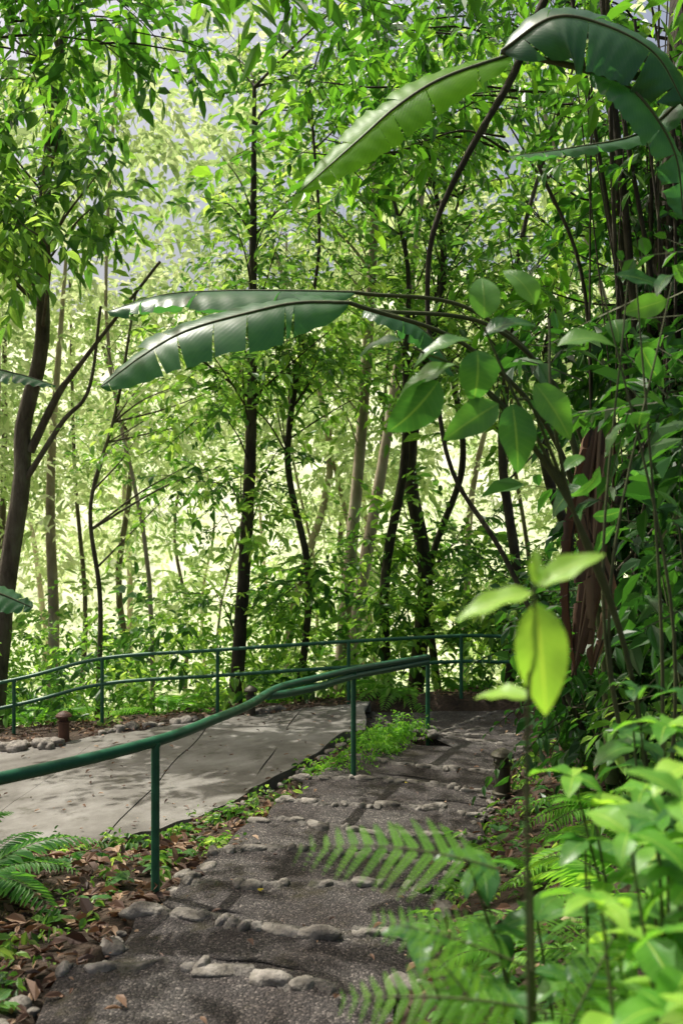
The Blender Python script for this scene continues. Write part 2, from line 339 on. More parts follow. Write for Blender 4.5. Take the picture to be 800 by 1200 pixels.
for k in range(len(angs) - 1):
    a0, a1 = angs[k], angs[k + 1]
    def outer(a):
        c, s_ = math.cos(a), math.sin(a)
        r1 = 1.35 / max(c, 1e-3) if c > 0 else 1.0 / max(-c, 1e-3)
        r2 = 1.78 / max(s_, 1e-3) if s_ > 0 else 1.4 / max(-s_, 1e-3)
        return min(r1, r2, 2.15)
    z = -1.075 - .02 * k; na, nb = 8, 14; G = np.zeros((na, nb, 3))
    for ii in range(na):
        a = a0 + (a1 - a0) * ii / (na - 1)
        for jj in range(nb):
            rr = .04 + (outer(a) - .04) * jj / (nb - 1)
            x_, y_ = PIV[0] + rr * math.cos(a), PIV[1] + rr * math.sin(a)
            G[ii, jj] = (x_, y_, z + .008 * noise2(x_, y_))
    mb.add(G, gridF(na, nb, True), 0)
    lip = G[-1]; low = lip.copy(); low[:, 2] -= .15; q = np.arange(nb - 1)
    mb.add(np.vstack([lip, low]), np.stack([q, q + 1, q + nb + 1, q + nb], 1), 0)
    lipstrip(G[-1], (-math.sin(a1), math.cos(a1)), .05)
    for jj in range(2, nb - 1):
        if R.rand() < .6:
            c = G[-1, jj]; rock(rk, (c[0], c[1], c[2] - .004), (.05 + .03 * R.rand(), .035, .025), rot=a1 + R.randn() * .1)
mb.build('stone_steps', [M_grav, M_lip])
rock(rk, (-.66, 4.42, -.575), (.26, .11, .085), rot=-.2, amp=.1)
rock(rk, (-.36, 4.32, -.57), (.14, .10, .075), rot=-.3, amp=.1)
for _ in range(120):
    y = 3.0 + R.rand() * 8.5; sd = -1 if R.rand() < .6 else 1
    x = clx(y) + sd * (hwid(y) + R.randn() * .05); w = .025 + R.rand() ** 2 * .07
    rock(rk, (x, y, H0(x, y) + .0), (w, w * .8, w * .6))
for _ in range(70):
    x = -9 + R.rand() * 8.5; y = np.interp(x, FAR[:, 0], FAR[:, 1]) + .08 + R.rand() * .15; w = .05 + R.rand() * .07
    rock(rk, (x, y, H0(x, y) + .02), (w, w * .8, w * .65))
for _ in range(16):
    x = -4.5 + R.rand() * 1.0; y = 12.6 + R.rand() * .3; w = .07 + R.rand() * .05
    rock(rk, (x, y, H0(x, y) + .06), (w, w * .8, w * .65))
for x in np.arange(-1.5, .15, .1):
    y = np.interp(x, NEAR[:, 0], NEAR[:, 1]) - .05; w = .03 + R.rand() * .05
    rock(rk, (x, y, H0(x, y) + .01), (w, w, w * .6))
for _ in range(8):
    rock(rk, (1.0 + R.randn() * .12, 11.85 + R.randn() * .1, -1.03), (.08, .07, .05))
rk.build('edging_stones', [M_rock])

# ------------------------------------------------------------------ concrete path panels
par = empty('concrete_path'); cuts = [-9, -6.6, -4.9, -3.3, -1.9, -.75, .3]
for k in range(len(cuts) - 1):
    mb = MB(); nb, na = 26, 26; dz = R.randn() * .01; G = np.zeros((na, nb, 3)); sk = .35
    for jj in range(nb):
        for ii in range(na):
            f = ii / (na - 1)
            x = cuts[k] + .006 + (cuts[k + 1] - cuts[k] - .012) * jj / (nb - 1)
            yn, yf = np.interp(x, NEAR[:, 0], NEAR[:, 1]), np.interp(x, FAR[:, 0], FAR[:, 1])
            y = yn + (yf - yn) * f
            x2 = x + sk * (f - .5) * (0 if k == len(cuts) - 2 and jj == nb - 1 else 1) + .02 * math.sin(y * 3 + round(x * 2))
            y += (.05 * math.sin(x * 7) + .03 * math.sin(x * 23)) * (1 if ii in (0, na - 1) else 0)
            G[ii, jj] = (x2, y, H0(x2, y) + .035 + dz + .01 * noise2(x, y, .6))
    mb.add(G, gridF(na, nb), 0)
    ring = np.vstack([G[0], G[1:, -1], G[-1, -2::-1], G[-2:0:-1, 0]]); low = ring - np.array([0, 0, .15]); m_ = len(ring); q = np.arange(m_)
    mb.add(np.vstack([ring, low]), np.stack([q, q + m_, (q + 1) % m_ + m_, (q + 1) % m_], 1), 0, smooth=False)
    mb.build('panel_%d' % (k + 1), [M_conc], par)

# ------------------------------------------------------------------ handrails
def railing(name, rails, posts, rr, pr):
    p = empty(name)
    for k, pts in enumerate(rails):
        b = MB(); tube(b, pts, rr, 12, len(pts) * 9); b.build('rail_%d' % (k + 1), [M_paint], p)
    for k, (x, y, zt, zb) in enumerate(posts):
        b = MB(); tube(b, [(x, y, zb), (x, y, zt)], pr, 12, 3)
        tube(b, [(x, y, zt - .03), (x, y, zt - .005)], pr * 1.25, 12, 2)
        b.build('post_%d' % (k + 1), [M_paint], p)
top = [(-3.4, 2.6, .52), (-2.5, 3.8, .36), (-1.71, 5.0, .262), (-1.13, 6.0, .215), (-.86, 6.9, .17), (-.70, 7.6, .13), (-.53, 8.5, .10), (-.2, 9.3, .055), (.11, 10.0, .015), (.6, 11.0, -.06), (1.03, 11.9, -.13)]
mid = [(-.60, 8.2, .085), (-.45, 8.55, .045), (-.2, 9.2, -.01), (.12, 10.0, -.05), (.6, 11.0, -.125), (1.02, 11.88, -.19)]
railing('handrail', [top, mid], [(-2.5, 3.8, .36, -.75), (-1.12, 6.0, .215, -.95), (.12, 10.0, .0, -1.25), (1.03, 11.9, -.12, -1.25)], .034, .026)
ft = [(-9, 12.1, -1.5), (-7, 13.1, -1.15), (-4.6, 14, -.76), (-3.36, 14, -.46), (-1.74, 14, -.34), (.1, 14, -.22), (1.68, 14, -.14), (2.6, 13.95, -.13), (4.5, 13.6, .1)]
railing('handrail', [ft, [(x, y, z - .36) for x, y, z in ft]], [(x, y, z, float(H0(x, y)) - .15) for x, y, z in ft[1:-1]], .026, .026)

def bollard(x, y, zb, h, r, mat):
    b = MB(); n = 20
    prof = [(r * 1.1, 0), (r * 1.1, .02), (r * .8, .03), (r * .8, h * .62), (r * 1.0, h * .64), (r * 1.0, h * .68), (r * .62, h * .69), (r * .62, h * .8), (r * 1.15, h * .81), (r * 1.18, h * .86), (r * .9, h * .93), (r * .3, h), (0.001, h)]
    a = np.linspace(0, 2 * np.pi, n, endpoint=False)
    V = np.vstack([np.stack([x + p[0] * np.cos(a), y + p[0] * np.sin(a), np.full(n, zb + p[1])], 1) for p in prof])
    F = [[i * n + j, i * n + (j + 1) % n, (i + 1) * n + (j + 1) % n, (i + 1) * n + j] for i in range(len(prof) - 1) for j in range(n)]
    b.add(V, F, 0, smooth=False)
    for k in range(6):
        an = k * math.pi / 3
        tube(b, [(x + r * .85 * math.cos(an), y + r * .85 * math.sin(an), zb + h * .67), (x + r * .85 * math.cos(an), y + r * .85 * math.sin(an), zb + h * .83)], .006, 5, 2)
    b.build('path_light', [mat])
bollard(1.47, 9.1, -.98, .42, .09, M_bronze)
bollard(-1.24, 13.65, -1.2, .42, .08, M_bronze)
bollard(-3.62, 13.0, -1.40, .40, .09, M_rust)

# ------------------------------------------------------------------ trees
def tree(name, trunk, rad, clumps, bark, leaf, L=.16, r=.55, ntw=16, nlf=9, tl=.6, droop=.2, extra=[], limb=True, wr=.46, cvar=.5):
    p = empty(name); b = MB(); tp = spline(trunk, 40); zb = H0(trunk[0][0], trunk[0][1]); pts = list(trunk)
    if pts[0][2] > zb - .1: pts = [(pts[0][0] - .02, pts[0][1], float(zb) - .35)] + pts
    tube(b, pts, rad, 12, 44, 0, .09); x0, y0, _ = pts[0]
    for k in range(5):
        an = k * 1.26 + R.rand(); rr_ = rad[0] if np.ndim(rad) else rad
        tube(b, [(x0, y0, zb + rr_ * 2.2), (x0 + math.cos(an) * rr_ * 1.1, y0 + math.sin(an) * rr_ * 1.1, zb + .06), (x0 + math.cos(an) * rr_ * 2.8, y0 + math.sin(an) * rr_ * 2.8, zb - .08)], [rr_ * .5, rr_ * .4, rr_ * .1], 6, 8)
    for e, er in extra: tube(b, e, er, 8, None, 0, .06)
    C = np.array(clumps)
    for c in C:
        dd = np.linalg.norm(tp - (c - np.array([0, 0, .8])), axis=1) + (tp[:, 2] > c[2]) * 3 + (tp[:, 2] < tp[8, 2]) * 4
        s_ = tp[int(np.argmin(dd))]; dist = np.linalg.norm(c - s_)
        if dist > 2.2:
            if not limb: s_ = c + nrm(s_ - c) * .9 * np.array([1, 1, .4]); dist = .9
        m1 = s_ * .5 + c * .5 + R.randn(3) * .06 * dist + np.array([0, 0, .04 * dist])
        tube(b, [s_, m1, c, c + (c - m1) * .35], [.006 + .009 * dist, .006 + .005 * dist, .007, .003], 6, 14, 0, .08, cap=False)
    b.build('trunk', [bark], p)
    b = MB(); twigs(b, C, r, ntw, nlf, L, 0, tl, droop, wr=wr, cvar=cvar, twigmat=1); b.build('foliage', [leaf, bark], p)
def cloud(c, s, n, keep=None):
    out = []
    while len(out) < n:
        q = R.randn(3); q = q / np.linalg.norm(q) * (R.rand() ** .5); v = np.array(c) + q * np.array(s)
        if keep is None or keep(v): out.append(v)
    return out
tree('forest_tree', [(-5.15, 14.8, -1.5), (-5.0, 14.8, .33), (-4.75, 14.8, 2.0), (-4.72, 14.8, 2.9), (-4.42, 14.7, 4.1), (-4.37, 14.6, 5.8), (-4.1, 14.4, 8.0), (-3.8, 14.4, 9.5)], [.17, .14, .12, .09, .05],
     cloud((-4.2, 13.0, 6.1), (2.0, 1.8, 1.7), 22) + cloud((-3.8, 13.5, 9.5), (2.6, 2.2, 1.6), 9), M_bark, M_mid, L=.27, r=.5, ntw=10, nlf=8, droop=.5,
     extra=[([(-4.62, 14.8, 2.5), (-4.2, 14.7, 3.3), (-3.93, 14.6, 3.63), (-3.3, 14.5, 4.4), (-2.6, 14.3, 5.2)], [.07, .05, .03, .02]),
            ([(-4.8, 14.8, 1.9), (-4.1, 14.6, 2.9), (-3.7, 14.6, 3.4), (-3.5, 14.5, 4.6)], [.05, .03, .02])])
tree('forest_tree', [(-1.62, 15, -1.6), (-1.55, 15, -.6), (-1.41, 15, 1.6), (-1.35, 15, 3.14), (-1.33, 15, 5.5), (-1.31, 15, 8)], [.12, .10, .085, .065, .03],
     cloud((-1.35, 15, 4.6), (1.7, 1.2, 2.7), 24, lambda v: v[2] > 2.2) + cloud((-1.3, 15, 1.4), (.8, .6, 1.7), 7) + cloud((-1.2, 15, 9), (2.2, 1.8, 1.8), 6), M_barkd, M_mid, L=.17, r=.42, ntw=9, nlf=8)
tree('pale_trunk_tree', [(-.05, 18, -2.6), (-.0, 18, -1), (.2, 18, 1.2), (.39, 18, 3.45), (.6, 18, 7), (.7, 18, 11)], [.15, .12, .11, .09, .05],
     cloud((.6, 18, 8), (2.6, 2, 2.6), 14) + cloud((.4, 18, 4.6), (1.4, 1.2, 1.6), 6), M_barkp, M_mid, L=.2, r=.55, ntw=9, nlf=8)
tree('pale_trunk_tree', [(.1, 20, -3.4), (.26, 20, -.8), (.62, 20, 1.4), (.94, 20, 3.3), (1.45, 20, 6.7), (1.9, 20, 11)], [.17, .13, .12, .09, .05],
     cloud((1.7, 20, 9), (3, 2, 3.2), 14), M_barkp, M_mid, L=.2, r=.6, ntw=9, nlf=8)
for (x, y, xt, r_, zc) in [(.75, 16, 1.03, .075, 5.2), (1.16, 16.5, 1.42, .12, 6.2), (1.72, 17, 1.85, .06, 4.8), (-.73, 15.6, -.62, .055, 4.2), (2.48, 14.9, 2.52, .075, 4.6), (3.6, 16, 3.3, .09, 5)]:
    b_ = R.randn() * .18
    tree('slender_tree', [(x, y, H0(x, y) - .1), (x + .05 + b_, y, .5), (x * .45 + xt * .55 - b_, y, 2.4), (xt, y, 4.2), (xt + .1 + b_, y, 5.8), (xt + R.randn() * .5, y, 8.3)], [r_ * 1.15, r_, r_ * .85, r_ * .5, .02],
         cloud((xt, y, zc), (1.3, 1.0, 2.5), 15, lambda v: v[2] > 1.8) + cloud((xt, y, 8.3), (1.8, 1.4, 1.2), 4) + cloud((x, y, .7), (.7, .5, 1.3), 6), M_barkd, M_mid, L=.17, r=.4, ntw=8, nlf=8)
tree('slender_tree', [(-3.8, 15.5, -1.7), (-3.75, 15.5, .2), (-3.9, 15.5, 1.7), (-3.5, 15.5, 3.2), (-3.2, 15.5, 5)], [.05, .04, .03, .02],
     cloud((-3.4, 15.5, 3.0), (1.6, 1.2, 2.4), 13), M_bark, M_mid, L=.15, r=.4, ntw=9, nlf=8)
def canopy(base, topz, C, leaf, L, **k):
    x, y = base
    tree('canopy_tree', [(x, y, H0(x, y) - .2), (x, y, 1.5), (x * .95, y, 4), (x * .85, y, topz)], [.22, .18, .14, .05], C, M_barkd, leaf, L=L, limb=False, **k)
canopy((-5.9, 9.0), 9, cloud((-2.4, 9.2, 6.6), (2.4, 1.4, 1.1), 16, lambda v: v[2] > 5.4) + cloud((-4.6, 6.5, 6.8), (1.8, 1.8, .9), 8), M_can, .2, r=.4, ntw=9, nlf=8, droop=.4)
canopy((4.6, 10.5), 10, cloud((1.6, 10.5, 6.4), (2.8, 1.6, 1.5), 30, lambda v: v[2] > 4.6) + cloud((2.9, 9.5, 5), (1.5, 1.5, 1.8), 18), M_can, .19, r=.42, ntw=9, nlf=8, droop=.4)
canopy((3.8, 3.6), 7, cloud((2.6, 5.6, 4.6), (1.3, 1.3, .8), 10, lambda v: v[2] > 3.9) + cloud((.9, 7.6, 5.9), (1.9, 1.0, .7), 10, lambda v: v[2] > 5.3), M_can, .18, r=.4, ntw=8, nlf=8, droop=.4)
canopy((-3.9, 3.2), 8, cloud((-2.0, 5.8, 6.4), (2.2, 1.8, .7), 11) + cloud((-3.6, 4, 6), (1.5, 1.5, .7), 5), M_can, .2, r=.42, ntw=8, nlf=8, droop=.4)  # unseen crown above the frame, added to dapple the path

# ------------------------------------------------------------------ distant forest (one mass)
b = MB(); Cs = []
for k in range(52):
    y = 21 + R.rand() ** 1.2 * 26; x = (R.rand() * 2 - 1) * (.4 * y + 2)
    zb = float(H0(x, y)); h = 9 + R.rand() * 9; rr_ = .05 + R.rand() ** 2 * .17; ln = R.randn() * .9
    if k < 36: tube(b, [(x, y, zb - .3), (x + ln * .3 + R.randn() * .35, y, zb + h * .3), (x + ln * .7 + R.randn() * .4, y, zb + h * .6), (x + ln + R.randn() * .9, y, zb + h)], [rr_, rr_ * .8, rr_ * .6, .04], 7, 14, 1 if R.rand() < .35 else 2, .05)
    Cs += cloud((x, y, zb + h * .75), (2.4, 2.4, h * .36), 9)
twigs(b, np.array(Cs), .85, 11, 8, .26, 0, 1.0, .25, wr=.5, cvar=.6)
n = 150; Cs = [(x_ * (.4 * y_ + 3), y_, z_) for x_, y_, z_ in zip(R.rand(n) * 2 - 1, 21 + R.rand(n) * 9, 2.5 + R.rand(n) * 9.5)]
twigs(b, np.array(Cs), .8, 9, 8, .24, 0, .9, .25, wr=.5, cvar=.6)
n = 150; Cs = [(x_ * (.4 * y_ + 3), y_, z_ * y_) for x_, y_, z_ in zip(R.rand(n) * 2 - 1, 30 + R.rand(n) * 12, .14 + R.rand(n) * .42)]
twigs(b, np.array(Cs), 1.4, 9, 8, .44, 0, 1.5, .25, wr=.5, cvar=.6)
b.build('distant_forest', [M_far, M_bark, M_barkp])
b = MB(); Cs = []
for _ in range(400):
    y = 14.7 + R.rand() ** 1.3 * 11; x = (R.rand() * 2 - 1) * (.40 * y + 1.5)
    Cs.append((x, y, float(H0(x, y)) + R.rand() * (1.3 + (y - 14) * .34)))
twigs(b, np.array(Cs), .45, 8, 8, .15, 0, .55, .25, wr=.5, cvar=.7)
b.build('undergrowth', [M_mid])
b = MB(); Cs = []
for _ in range(300):
    y = 24 + R.rand() * 40; x = (R.rand() * 2 - 1) * (.42 * y + 2); Cs.append((x, y, float(H0(x, y)) + .3 + R.rand() ** 1.3 * 6.0))
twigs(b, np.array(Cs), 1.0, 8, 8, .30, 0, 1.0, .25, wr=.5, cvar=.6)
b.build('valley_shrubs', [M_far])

# ------------------------------------------------------------------ vine-covered tree on the right
p = empty('vine_covered_tree'); b = MB()
tube(b, [(3.2, 9.0, -.8), (3.1, 9.0, .5), (3.05, 9, 2.5), (3.2, 9, 5), (3.4, 9, 9)], [.62, .42, .36, .32, .2], 18, 40, 0, .1)
for k in range(8):
    a = k * .78; xx, yy = 3.15 + 1.2 * math.cos(a), 9 + 1.2 * math.sin(a)
    tube(b, [(3.15, 9, .5), (3.15 + .55 * math.cos(a), 9 + .55 * math.sin(a), -.1), (xx, yy, float(H0(xx, yy)) - .1)], [.16, .12, .04], 7, 10, 0, .1)
b.build('trunk', [M_barkd], p); b = MB()
for k in range(60):
    x = 2.15 + R.rand() * 1.5; y = 7.3 + R.rand() * 1.6; z1 = 4 + R.rand() * 3; zb = float(H0(x, y)) - .05
    x2 = x + R.randn() * .35; s1 = R.randn() * .28
    tube(b, [(x, y, zb), (x + s1, y + R.randn() * .1, zb + 1 + R.rand()), ((x + x2) / 2 - s1 * .6, y, 2.6 + R.randn() * .4), (x2, y + .1, z1)], [.006 + R.rand() ** 3 * .03] * 2, 6, 22, 0, .12, cap=False)
b.build('vines', [M_barkd], p); b = MB()
Cs = cloud((3.1, 8.6, 2.6), (1.4, .9, 3.0), 90, lambda v: v[2] > .0) + cloud((2.1, 8.0, .3), (.8, .8, .6), 14)
twigs(b, np.array(Cs), .3, 9, 7, .14, 0, .4, .35, wr=.55, cvar=.5, twigmat=1)
b.build('foliage', [M_dark, M_barkd], p)
def shrub(C, leaf, L, r=.3, ntw=9, nlf=7, tl=.4, wr=.5):
    p = empty('shrub'); C = np.array(C); b = MB()
    x, y = C[:, 0].mean(), C[:, 1].mean(); z = float(H0(x, y)) - .05
    for c in C: tube(b, [(x + R.randn() * .05, y + R.randn() * .05, z), (x * .5 + c[0] * .5 + R.randn() * .04, y * .5 + c[1] * .5, z * .4 + c[2] * .6), c], [.010, .007, .003], 5, 10, 0)
    b.build('stems', [M_stem], p)
    b = MB(); twigs(b, C, r, ntw, nlf, L, 0, tl, .25, wr=wr, twigmat=1); b.build('foliage', [leaf, M_stem], p)
shrub(cloud((2.1, 7.2, .6), (.5, .4, .7), 10), M_dark, .12)
shrub(cloud((2.6, 6.6, 1.4), (.5, .5, 1.0), 14), M_dark, .14)
shrub(cloud((2.5, 10.5, .5), (.5, .5, .8), 10), M_dark, .12)
shrub(cloud((2.2, 6.0, .2), (.5, .5, .5), 10), M_mid, .11)
shrub(cloud((3.3, 14.6, .2), (1.0, .6, 1.1), 12), M_mid, .14)
b = MB()
tube(b, [(.75, 8, 2.6), (.69, 8, 3.28), (.74, 8, 3.86), (1.0, 8, 4.45), (1.37, 8, 5.1), (1.9, 8.2, 6.2), (3.2, 9, 7.6)], [.018, .02, .022, .026, .03, .04, .06], 8, 50, 0, .1)
tube(b, [(.75, 8, 2.6), (.9, 8, 1.9), (1.3, 7.8, 1.2), (1.9, 7.6, -.2)], [.018, .018, .02, .022], 8, 26, 0, .1)
b.build('liana', [M_barkd])

# ------------------------------------------------------------------ banana plants
def banana_blade(b, pts, width, up, droop=.5, mat=0, tears=.35, seed=0, stem=1):
    rs = np.random.RandomState(seed); n = 64
    p = spline(pts, n); t = nrm(np.gradient(p, axis=0)); up = np.array(up, float)
    u = np.linspace(0, 1, n); prof = np.clip(np.sin(np.pi * np.clip(u, 0, 1) ** .75) ** .55, 0, 1) * width * .5
    prof[0] = .01; prof[-1] = .005; na = 7; rn = rs.rand()
    for sd in (-1, 1):
        k = 0
        while k < n - 1:
            ln = int(3 + rs.rand() * 12) if rs.rand() < tears * 2 else int(10 + rs.rand() * 16)
            e = min(n - 1, k + ln); dr = droop * (1 + rs.randn() * .22); gap = rs.rand() * .35; rows = []; uvs = []
            for q in range(k, e + 1):
                s = nrm(np.cross(t[q], up)) * sd; nn = nrm(np.cross(s * sd, t[q])); row = []
                for a in range(na):
                    f = a / (na - 1); ang = dr * f; w = prof[q]
                    shift = -gap * f * .05 if (q == e and e < n - 1) else (gap * f * .05 if (q == k and k > 0) else 0)
                    row.append(p[q] + s * w * (math.sin(ang) / max(dr, 1e-3) if dr > .01 else f) - nn * w * (1 - math.cos(ang)) / max(dr, 1e-3) + t[q] * (shift + f * w * .25) + nn * .006 * math.sin(q * 1.3 + a) * f)
                    uvs.append((.5 + sd * .5 * f, q / n))
                rows.append(row)
            b.add(np.array(rows), gridF(len(rows), na), mat, np.full((len(rows) - 1) * (na - 1), rn * .7 + rs.rand() * .3), np.array(uvs)); k = e
    tube(b, pts, [.014, .011, .007, .003], 7, 50, stem)
p = empty('banana_plant'); b = MB()
banana_blade(b, [(.05, 6.0, 2.86), (-.25, 6.0, 2.86), (-.51, 5.95, 2.80), (-.9, 5.9, 2.68), (-1.15, 5.85, 2.53), (-1.4, 5.8, 2.33)], .58, (0, -.75, 1), .8, 0, .35, 3)
banana_blade(b, [(.1, 6.9, 3.12), (-.3, 6.9, 3.13), (-.84, 6.9, 3.13), (-1.25, 6.9, 3.1), (-1.62, 6.9, 2.99)], .60, (0, -.25, 1), .95, 0, .3, 5)
banana_blade(b, [(.15, 6.4, 2.9), (.3, 6.3, 2.86), (.55, 6.3, 2.72), (.7, 6.2, 2.45)], .42, (.3, -.1, 1), 1.0, 0, .5, 9)
b.build('blades', [M_ban, M_stem], p); b = MB()
tube(b, [(1.9, 7.0, -.3), (1.8, 6.9, .8), (1.45, 6.6, 2.0), (.8, 6.2, 2.62), (.05, 6.0, 2.86)], [.05, .035, .018, .014, .014], 10, 40)
tube(b, [(1.95, 7.1, -.3), (1.85, 7.0, 1.0), (1.5, 6.95, 2.4), (.9, 6.9, 3.0), (.1, 6.9, 3.12)], [.05, .035, .018, .014, .014], 10, 40)
tube(b, [(2.0, 7.2, -.3), (1.9, 7.1, 1.2), (1.6, 6.8, 2.2), (1.0, 6.5, 2.8), (.15, 6.4, 2.9)], [.05, .035, .018, .014, .014], 10, 40)
b.build('pseudostem', [M_stem], p)
p = empty('banana_plant'); b = MB()
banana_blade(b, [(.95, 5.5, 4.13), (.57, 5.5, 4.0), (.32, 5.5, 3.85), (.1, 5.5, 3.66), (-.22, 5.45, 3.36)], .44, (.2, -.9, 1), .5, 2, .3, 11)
banana_blade(b, [(.85, 5.3, 4.05), (1.1, 5.2, 4.18), (1.35, 5.15, 4.12), (1.6, 5.1, 3.95), (1.75, 5.1, 3.7)], .66, (0, -1.2, 1), .7, 0, .2, 12)
banana_blade(b, [(1.9, 5.4, 3.9), (1.6, 5.3, 3.62), (1.2, 5.2, 3.5), (.85, 5.1, 3.42)], .26, (0, -.3, 1), .6, 0, .3, 14)
banana_blade(b, [(1.3, 5.2, 3.9), (1.5, 5.1, 3.75), (1.7, 5.1, 3.45), (1.75, 5.1, 3.1)], .36, (.5, -.8, .6), .7, 0, .4, 17)
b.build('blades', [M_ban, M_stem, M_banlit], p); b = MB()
tube(b, [(3.0, 6.0, -.1), (2.8, 5.9, 2), (2.2, 5.6, 3.6), (1.5, 5.5, 4.2), (.95, 5.5, 4.13)], [.09, .07, .03, .018, .014], 10, 40)
tube(b, [(3.05, 6.0, -.1), (2.9, 5.8, 2.2), (2.5, 5.6, 3.6), (1.9, 5.4, 3.9)], [.09, .07, .03, .016], 10, 40)
tube(b, [(3.0, 5.9, -.1), (2.7, 5.6, 2.2), (1.9, 5.3, 3.7), (1.3, 5.2, 3.9), (.85, 5.3, 4.05)], [.09, .07, .03, .018, .014], 10, 40)
b.build('pseudostem', [M_stem], p)
p = empty('banana_plant'); b = MB()
banana_blade(b, [(-2.6, 6.0, 2.35), (-2.2, 6.0, 2.46), (-1.95, 6.0, 2.43), (-1.72, 6.0, 2.36)], .3, (0, -.2, 1), .6, 0, .3, 21)
banana_blade(b, [(-2.5, 5.0, 1.1), (-2.0, 5.0, 1.24), (-1.75, 5.0, 1.2), (-1.55, 5.0, 1.12)], .3, (0, -.5, 1), .6, 0, .3, 22)
b.build('blades', [M_ban, M_stem], p); b = MB()
tube(b, [(-3.4, 5.6, -.9), (-3.3, 5.7, 1.2), (-3.0, 5.9, 2.1), (-2.6, 6.0, 2.35)], [.08, .05, .02, .016], 10, 30)
tube(b, [(-3.4, 5.5, -.9), (-3.2, 5.3, .5), (-2.8, 5.1, 1.0), (-2.5, 5.0, 1.1)], [.08, .04, .02, .016], 10, 30)
b.build('pseudostem', [M_stem], p)
b = MB()
for k in range(5):
    banana_blade(b, [(1.62 + .05 * R.randn(), 6.2, 2.15), (1.55 + .06 * R.randn(), 6.15, 1.6), (1.55 + .08 * R.randn(), 6.1, 1.1), (1.50 + .08 * R.randn(), 6.1, .6)], .14 + .08 * R.rand(), (R.randn(), -1, .2), 1.6, 0, .9, 30 + k, 0)
tube(b, [(1.62, 6.2, 2.15), (1.75, 6.4, 2.2), (1.85, 6.8, 1.5)], .012, 6, 12, 0)
b.build('withered_banana_leaf', [M_dead])

# ------------------------------------------------------------------ broad-leaved shrub in the middle right
p = empty('broad_leaf_shrub'); b = MB(); s_ = MB()
spec = [((.50, 3.5, 2.28), (.02, -.1, 1), (.1, -1, .1), .20, .115), ((.5, 3.5, 2.22), (.8, -.1, .6), (0, -.6, 1), .22, .10), ((.46, 3.5, 2.2), (-.9, -.2, .1), (0, -.5, 1), .24, .10),
        ((.40, 3.5, 2.12), (-.9, -.1, -.25), (0, -.6, 1), .26, .10), ((.47, 3.45, 2.16), (.05, -.4, -1), (.1, -1, -.2), .20, .14), ((.34, 3.5, 2.06), (-.5, -.3, -.75), (.4, -.9, .2), .28, .15),
        ((.6, 3.5, 1.98), (.1, -.3, -1), (.2, -1, 0), .25, .14), ((.68, 3.5, 2.05), (.5, -.3, -.7), (0, -.9, .4), .24, .12), ((.22, 3.5, 2.2), (-1, 0, .15), (0, -.5, 1), .2, .08),
        ((.78, 3.6, 2.2), (.6, -.2, .3), (0, -.7, 1), .24, .11), ((.7, 3.6, 2.35), (-.3, -.2, .6), (.2, -1, .4), .2, .1), ((.55, 3.5, 1.98), (-.7, -.3, -.4), (.2, -.9, .3), .24, .12)]
for (q, d, n, L, W) in spec: bigleaves(b, [q], [d], [n], L, W, .6 + R.rand() * .8, 0, fold=.25)
for _ in range(22):
    q = np.array([.9 + R.rand() * .6, 3.5 + R.rand() * .8, 1.2 + R.rand() * 1.5]); bigleaves(b, [q], [R.randn(3) * .7 + [0, -.3, -.3]], [R.randn(3) * .6 + [0, -.3, 1]], .12 + R.rand() * .12, .06 + R.rand() * .04, .5 + R.rand(), 0)
for e in [(.5, 3.5, 2.25), (.40, 3.5, 2.1), (.62, 3.5, 2.0), (.25, 3.5, 2.18), (.75, 3.6, 2.3)]:
    tube(s_, [(1.25, 3.9, .1), (1.1, 3.8, 1.0), (.85, 3.65, 1.6), ((e[0] + .75) / 2, 3.55, 1.95 + .1 * R.rand()), e], [.012, .010, .008, .006, .004], 7, 30)
for _ in range(4):
    tube(s_, [(1.25, 3.9, .1), (1.15 + R.randn() * .1, 3.8, 1.2), (1.0 + R.rand() * .4, 3.9, 2.5)], [.010, .007, .003], 6, 16)
b.build('leaves', [M_broad], p); s_.build('stems', [M_stem], p)
shrub(cloud((1.7, 4.6, 1.9), (.45, .5, 1.2), 12), M_dark, .13)

# ------------------------------------------------------------------ foreground sapling
p = empty('sapling'); b = MB(); s_ = MB()
tube(s_, [(.33, 1.7, -.15), (.31, 1.62, .5), (.298, 1.6, 1.05), (.30, 1.6, 1.3), (.31, 1.6, 1.485)], [.006, .005, .0042, .0035, .003], 8, 30)
for (q, d, n, L, W) in [((.312, 1.6, 1.455), (.1, -.12, -1), (-.1, -1, .1), .19, .084), ((.312, 1.6, 1.48), (.75, -.1, .52), (-.3, -.7, .8), .125, .05), ((.306, 1.6, 1.47), (-1, -.15, -.15), (0, -.5, 1), .135, .052),
                        ((.31, 1.6, 1.485), (.1, .1, 1), (0, -1, .2), .06, .022), ((.30, 1.6, 1.30), (-.7, .5, .1), (0, -.4, 1), .10, .05)]:
    bigleaves(b, [q], [d], [n], L, W, .45, 0, rnd=np.array([.85]), fold=.3)
b.build('leaves', [M_lime], p); s_.build('stem', [M_stem], p)
